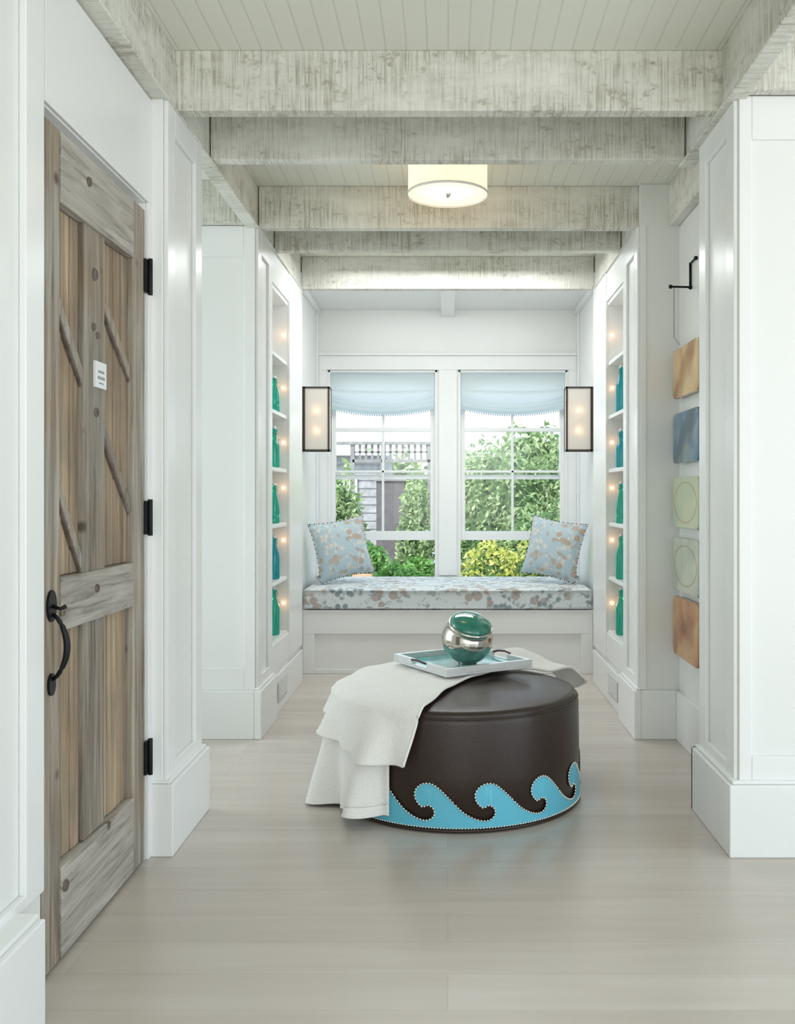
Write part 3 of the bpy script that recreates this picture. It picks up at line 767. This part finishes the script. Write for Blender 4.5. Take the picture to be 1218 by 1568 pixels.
def wrap(px, py, w, R_): a = A0+w*PER+px/PPX*PER; return (R_*math.cos(a), R_*math.sin(a), 0.012+py*mpx*1.0)
for w in range(NW): b.add([wrap(x, y, w, RW) for x, y in uv], fcs, BLUE, True)
b.obj('wave_band', parent=ott)
acc = 0; nl = [path[0]]; step = 5.0
for i in range(1, len(path)):
    a, c = path[i-1], path[i]; d = math.hypot(c[0]-a[0], c[1]-a[1]); pos = 0
    while acc+(d-pos) >= step:
        pos += step-acc; acc = 0; nl.append((a[0]+(c[0]-a[0])*pos/d, a[1]+(c[1]-a[1])*pos/d))
    acc += d-pos
b = MB()
for w in range(NW):
    for x, y in nl[:-1]: b.ball(wrap(x, y, w, RW+0.0005), 0.0044, NAIL, 6)
    for k in range(20): b.ball(wrap(-46+k*4.6, 3.5, w, RW+.0005), 0.004, NAIL, 6)
b.obj('nailheads', parent=ott)

# ------------------------------------------------------------------ throw blanket
def sm(a, b_, x):
    t = max(0, min(1, (x-a)/(b_-a))); return t*t*(3-2*t)
def crv(pts, t):
    n = len(pts)-1; f = min(t*n, n-1e-6); i = int(f); u = f-i
    g = lambda k: pts[max(0, min(n, k))]
    p0, p1, p2, p3 = g(i-1), g(i), g(i+1), g(i+2)
    return [0.5*((2*p1[j])+(-p0[j]+p2[j])*u+(2*p0[j]-5*p1[j]+4*p2[j]-p3[j])*u*u+(-p0[j]+3*p1[j]-3*p2[j]+p3[j])*u**3) for j in (0, 1)]
cf = [(.575, .345), (.42, .27), (.22, .21), (0.02, -.08), (-.09, -.33), (-.14, -.47), (-.25, -.64)]
cb = [(.46, .50), (.2, .53), (-.1, .53), (-.33, .47), (-.50, .33), (-.60, .14), (-.62, 0.02)]
ch = [(-.25, -.64), (-.41, -.54), (-.54, -.38), (-.61, -.18), (-.62, 0.02)]
c0 = [(.575, .345), (.575, .42), (.54, .48), (.46, .50)]
def drape(x, y, off, flare, famp, ph, clear=0.0):
    r = math.hypot(x, y); a = math.atan2(y, x)
    top = dome(r)+off
    top += 0.060*math.exp(-(((x-.24)/.24)**2+((y-.44)/.08)**2)) + 0.012*math.exp(-(((x+.30)/.2)**2+((y-.30)/.15)**2))
    top += 0.003*math.sin(x*34+y*13)+0.002*math.sin(y*45-x*20)
    top += 0.004*sm(.1, .5, r)
    if r <= OR-0.02: return (x, y, top)
    d = r-(OR-0.02); rc = 0.035
    if d < rc*1.57:
        th = d/rc; rr = OR-0.02+rc*math.sin(th); dz = rc*(1-math.cos(th))
    else:
        rr = OR-0.02+rc; dz = rc+(d-rc*1.57)
    e = max(0, d-0.02)
    rr += flare*e+famp*e*math.sin(a*11+ph)+famp*.5*e*math.sin(a*23+ph*2)
    if e > 0.02: rr = max(rr, OR+0.018+clear)
    q = sm(math.radians(12), math.radians(26), a)*(1-sm(math.radians(75), math.radians(110), a))
    rr2 = OR-0.02+d*0.96; dz2 = 0.10*d+0.8*max(0, d-.13)**1.1-.012*math.sin(a*14)*sm(0, .1, d)
    rr = rr*(1-q)+rr2*q; dz = dz*(1-q)+dz2*q
    z = max(0.008, top-dz)
    return (rr*x/r, rr*y/r, z)
def layerA(u, v):
    F = crv(cf, u); B = crv(cb, u); H0 = crv(c0, v); H1 = crv(ch, v)
    P = [(1-v)*F[j]+v*B[j]+(1-u)*H0[j]+u*H1[j]-((1-u)*(1-v)*cf[0][j]+(1-u)*v*cb[0][j]+u*(1-v)*cf[-1][j]+u*v*cb[-1][j]) for j in (0, 1)]
    return drape(P[0], P[1], 0.016, 0.36, 0.14, 1.0, 0.012)
def layerB(u, v):
    a = math.radians(160+(239-160)*u); r = 0.38+(0.895-0.38)*v + (0.02*math.sin(u*5) if v > .9 else 0)
    return drape(r*math.cos(a), r*math.sin(a), 0.006, 0.12, 0.12, 2.2)
th = empty('throw_blanket', OC)
b = MB(); b.grid(layerA, 90, 60, THROW); b.obj('top_layer', parent=th, solid=0.006)
b = MB(); b.grid(layerB, 70, 50, THROW); b.obj('under_layer', parent=th, solid=0.006)
b = MB()
hem = [layerA(1, k/60) for k in range(61)]; b.tube(hem, 0.005, THROW, 8)
hem = [layerA(k/90, 0) for k in range(91)]; b.tube(hem, 0.006, THROW, 8)
hem = [layerA(0, k/30) for k in range(31)]; b.tube(hem, 0.009, THROW, 8)
hem = [layerB(k/60, 1) for k in range(61)]; b.tube([(p[0], p[1], p[2]+.003) for p in hem], 0.004, THROW, 8)
b.obj('hems', parent=th)

# ------------------------------------------------------------------ tray
tr = empty('serving_tray', (0.060, 4.03, 0.485)); tr.rotation_euler = (0, 0, math.radians(32))
b = MB(); a_, c_ = 0.212, 0.215; h = 0.034; t = 0.020
b.box(-a_, a_, -c_, c_, 0, 0.008, TRAYW)
b.box(-a_+t, a_-t, -c_+t, c_-t, 0.008, 0.011, TRAYB)
for s in (-1, 1):
    b.box(-a_, a_, s*c_, s*(c_-t), 0.008, h, TRAYW)
    b.box(s*a_, s*(a_-t), -c_+t, -0.06, 0.008, h, TRAYW); b.box(s*a_, s*(a_-t), 0.06, c_-t, 0.008, h, TRAYW)
    b.box(s*a_, s*(a_-t), -0.06, 0.06, 0.008, 0.014, TRAYW)
b.obj('tray_body', parent=tr, bevel=0.002)
b = MB()
for s in (-1, 1):
    b.tube([(s*(a_-.007), -0.06, 0.028), (s*(a_+.008), -0.045, 0.034), (s*(a_+.011), 0, 0.038), (s*(a_+.008), 0.045, 0.034), (s*(a_-.007), 0.06, 0.028)], 0.0045, BRONZE, 8)
b.obj('handles', parent=tr)

# bowl : polished body with domed emerald glass lid, tilted
va = empty('glass_lidded_silver_bowl', (0.083, 4.00, 0.497))
Mv = Matrix.Translation((0, 0, 0.100)) @ Matrix.Rotation(math.radians(22), 4, 'X') @ Matrix.Rotation(math.radians(11), 4, 'Y')
b = MB(); n = 22; pr = []
for k in range(n+1):
    a = -math.pi/2+(math.pi/2+math.radians(33))*k/n
    pr.append((max(.0001, 0.110*math.cos(a)), 0.100*math.sin(a)))
pr += [(0.095, 0.058), (0.097, 0.066), (0.094, 0.072), (0.090, 0.073), (0.088, 0.068)]
b.lathe(pr, CHROME, Mv, 48); b.obj('silver_bowl', parent=va)
b = MB(); pr = [(0.088, 0.064), (0.090, 0.074)]
for k in range(12):
    a = math.radians(8+82*k/11); pr.append((max(.0001, 0.090*math.cos(a)), 0.074+0.036*math.sin(a)))
b.lathe(pr, GREENGL, Mv, 48)
b.lathe([(0.0001, 0.064), (0.088, 0.064)], GREENGL, Mv, 48)
b.obj('emerald_lid', parent=va)
b = MB(); b.lathe([(0.0001, 0.0), (0.04, 0.0), (0.036, 0.008), (0.0001, 0.01)], CHROME, None, 24); b.obj('foot', parent=va)

# ------------------------------------------------------------------ garden
b = MB(); b.box(-14, 14, YB+0.15, 40, -0.35, -0.15, STONE); b.obj('patio_ground')
b = MB()
for k in range(6): b.box(-1.1, 1.6, YB+0.2+k*0.15, YB+0.34+k*0.15, -0.15, -0.02, CEDAR)
b.obj('garden_deck')
def bush(name, blobs, n, leaf, size, parent=None):
    b = MB()
    for (c, r) in blobs:
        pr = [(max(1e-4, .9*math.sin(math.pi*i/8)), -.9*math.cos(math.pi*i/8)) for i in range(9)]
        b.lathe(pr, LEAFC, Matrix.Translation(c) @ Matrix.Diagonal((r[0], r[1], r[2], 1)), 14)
    tot = sum(r[0]*r[2] for _, r in blobs)
    for (c, r) in blobs:
        for k in range(int(n*r[0]*r[2]/tot)):
            while True:
                d = Vector((random.gauss(0, 1), random.gauss(0, 1), random.gauss(0, 1)))
                if d.length > .1: break
            d.normalize()
            if d.y > 0.35: d.y = -d.y
            f = random.uniform(.86, 1.10)*(1+.10*math.sin(d.x*9+c[0]*5)*math.sin(d.z*8))
            p = Vector((c[0]+d.x*r[0]*f, c[1]+d.y*r[1]*f, c[2]+d.z*r[2]*f))
            if p.z < -0.15: continue
            a = Vector((random.gauss(0, 1), random.gauss(0, 1), random.gauss(0, 1))).normalized()
            a = (a+d*.3).normalized(); q = a.cross(Vector((random.gauss(0, 1), random.gauss(0, 1), random.gauss(0, 1)))).normalized()
            s_ = size*random.uniform(.6, 1.3)
            b.add([p-a*s_, p+q*s_*.45, p+a*s_, p-q*s_*.45], [(0, 1, 2, 3)], leaf)
    return b.obj(name, parent=parent)
bush('garden_hedge', [((.75, 13.4, .75), (.75, .7, 1.15)), ((.36, 13.5, .6), (.42, .5, 1.15)), ((1.9, 13.6, .75), (1.0, .7, 1.15)), ((3.2, 13.5, .7), (1.0, .7, 1.1)), ((4.6, 13.5, .7), (1.0, .7, 1.1)), ((1.2, 12.6, .3), (.7, .5, .8)), ((.45, 12.9, .35), (.42, .4, .9))], 19000, LEAF1, .045)
bush('garden_hedge.001', [((-.42, 12.6, .30), (.24, .4, 1.10)), ((-1.32, 11.5, .3), (.36, .4, 1.15))], 4500, LEAF1, .045)
bush('flowering_shrub', [((.42, 9.7, .1), (.36, .4, .62)), ((.95, 9.6, .15), (.4, .4, .60)), ((1.6, 9.8, .15), (.45, .4, .62))], 6000, LEAF2, .032)
bush('leafy_shrub', [((-.50, 9.35, .10), (.30, .3, .42)), ((-.15, 9.3, .0), (.20, .22, .34))], 3600, LEAF3, .035)
bush('background_trees', [((x, 24+random.uniform(-1, 1), .8), (2.0, 1.2, 1.35+random.uniform(0, .3))) for x in (-7.5, 3.2, 6.2)]+[((2.1, 24, 1.1), (1.2, 1, 1.8)), ((.4, 25, .8), (1.3, 1, 1.5)), ((-1.6, 25, .8), (1.3, 1, 1.5))], 11000, LEAF1, .13)
# shed and trellis
b = MB()
b.box(-6.0, -1.05, 15.2, 18, -0.15, 1.85, SHED)
for k in range(15): b.box(-6.0, -1.05, 15.185, 15.2, -0.1+k*.13, -0.005+k*.13, SHED)
b.box(-1.85, -1.45, 15.15, 15.19, .7, 1.5, PAINT2)
b.box(-6.2, -.95, 15.0, 18.2, 1.85, 1.92, PAINT)
b.obj('garden_shed')
b = MB(); b.box(-1.02, -.62, 13.5, 13.6, -.15, 1.42, DARKP); b.box(-1.05, -.59, 13.47, 13.63, 1.42, 1.46, CEDAR); b.obj('garden_gate')
b = MB()
for x in (-1.40, -.95, -.27): b.box(x-.03, x+.03, 13.9, 13.96, -.15, 2.0, CEDAR)
b.box(-1.7, -.2, 13.88, 13.98, 1.96, 2.0, CEDAR); b.box(-1.4, -.25, 13.9, 13.96, 1.70, 1.74, CEDAR)
for k in range(13): b.box(-1.4+k*.09, -1.365+k*.09, 13.92, 13.94, 1.74, 1.96, CEDAR)
b.box(-1.4, -.25, 13.92, 13.94, 1.84, 1.86, CEDAR)
b.obj('lattice_trellis')
for nm, (px_, py_), prf, blob in (('potted_flowers', (-.86, 10.6), [(0.0001, 0), (.13, 0), (.19, .42), (.215, .42), (.215, .50), (.19, .50), (.18, .46), (0.0001, .45)], ((-.86, 10.6, .47), (.2, .2, .18))),
                                  ('potted_flowers.001', (-.34, 11.3), [(0.0001, 0), (.10, 0), (.14, .30), (.16, .30), (.16, .36), (.0001, .35)], ((-.34, 11.3, .32), (.16, .16, .15)))):
    e = empty(nm)
    b = MB(); b.lathe(prf, TERRA, Matrix.Translation((px_, py_, -.15)), 24); b.obj('terracotta_pot', parent=e)
    bush('flowers', [blob], 450, LEAF3, .035, parent=e)

# ------------------------------------------------------------------ lights
def area(name, loc, rot, sx, sy, e, col):
    l = bpy.data.lights.new(name, 'AREA'); l.shape = 'RECTANGLE'; l.size = sx; l.size_y = sy; l.energy = e; l.color = col
    o = bpy.data.objects.new(name, l); o.location = loc; o.rotation_euler = rot; sc.collection.objects.link(o); return o
R90 = math.pi/2
area('front_fill_light', (-0.1, -2.6, 1.7), (R90, 0, 0), 2.6, 2.0, 37, (1.0, 1.0, 0.86))  # fill added behind the camera for even frontal light, not an actual window
area('right_room_fill_light', (3.2, 0.8, 1.0), (R90, 0, R90), 3.0, 1.5, 17, (0.76, 0.89, 1.0))  # cool fill added in the unseen right room
area('hall_fill_light', (-3.3, 4.2, 1.4), (R90, 0, -R90), 0.9, 1.9, 30, (0.82, 0.93, 1.0))  # fill added for daylight assumed from the left hall; no window is built
area('corridor_fill_light', (0, 5.70, 2.66), (0, 0, 0), 1.4, 0.6, 21, (0.95, .98, 1.0))  # fill added between the beams to brighten the corridor, not a fixture
area('alcove_fill_light', (0, 6.38, 2.635), (math.radians(22), 0, 0), 1.6, 0.25, 12, (0.98, .99, 1.0))  # unseen fill tucked behind the last beam, added to brighten seat and back wall
l = bpy.data.lights.new('drum_bulb', 'POINT'); l.energy = 3.0; l.color = (1, .80, .56); l.shadow_soft_size = .03
o = bpy.data.objects.new('drum_bulb', l); o.location = (0, 4.27, 2.65); sc.collection.objects.link(o)
l = bpy.data.lights.new('sun', 'SUN'); l.energy = 5.0; l.angle = .01; l.color = (1, .96, .88)
o = bpy.data.objects.new('sun', l); o.rotation_euler = (math.radians(42), 0, math.radians(-35)); sc.collection.objects.link(o)

w = bpy.data.worlds.new('sky'); sc.world = w; w.use_nodes = True
nt = w.node_tree; bg = nt.nodes['Background']
tc = nt.nodes.new('ShaderNodeTexCoord'); sx = nt.nodes.new('ShaderNodeSeparateXYZ'); nt.links.new(tc.outputs['Generated'], sx.inputs[0])
r = ramp(nt, [(0.0, (0.92, 0.96, 1.0)), (0.25, (0.74, 0.87, 1.0)), (1.0, (0.48, 0.68, 0.95))]); nt.links.new(sx.outputs['Z'], r.inputs['Fac'])
nt.links.new(r.outputs['Color'], bg.inputs['Color']); bg.inputs['Strength'].default_value = 1.9

# ------------------------------------------------------------------ camera
cam = bpy.data.cameras.new('camera'); co = bpy.data.objects.new('camera', cam); sc.collection.objects.link(co)
co.location = (0, 0, 1.2); co.rotation_euler = (R90, 0, 0)
cam.sensor_fit = 'HORIZONTAL'; cam.sensor_width = 36; cam.lens = 36*1450/1218
cam.shift_x = -77/1218; cam.shift_y = -24/1218
cam.clip_start = 0.05; cam.clip_end = 200
sc.camera = co
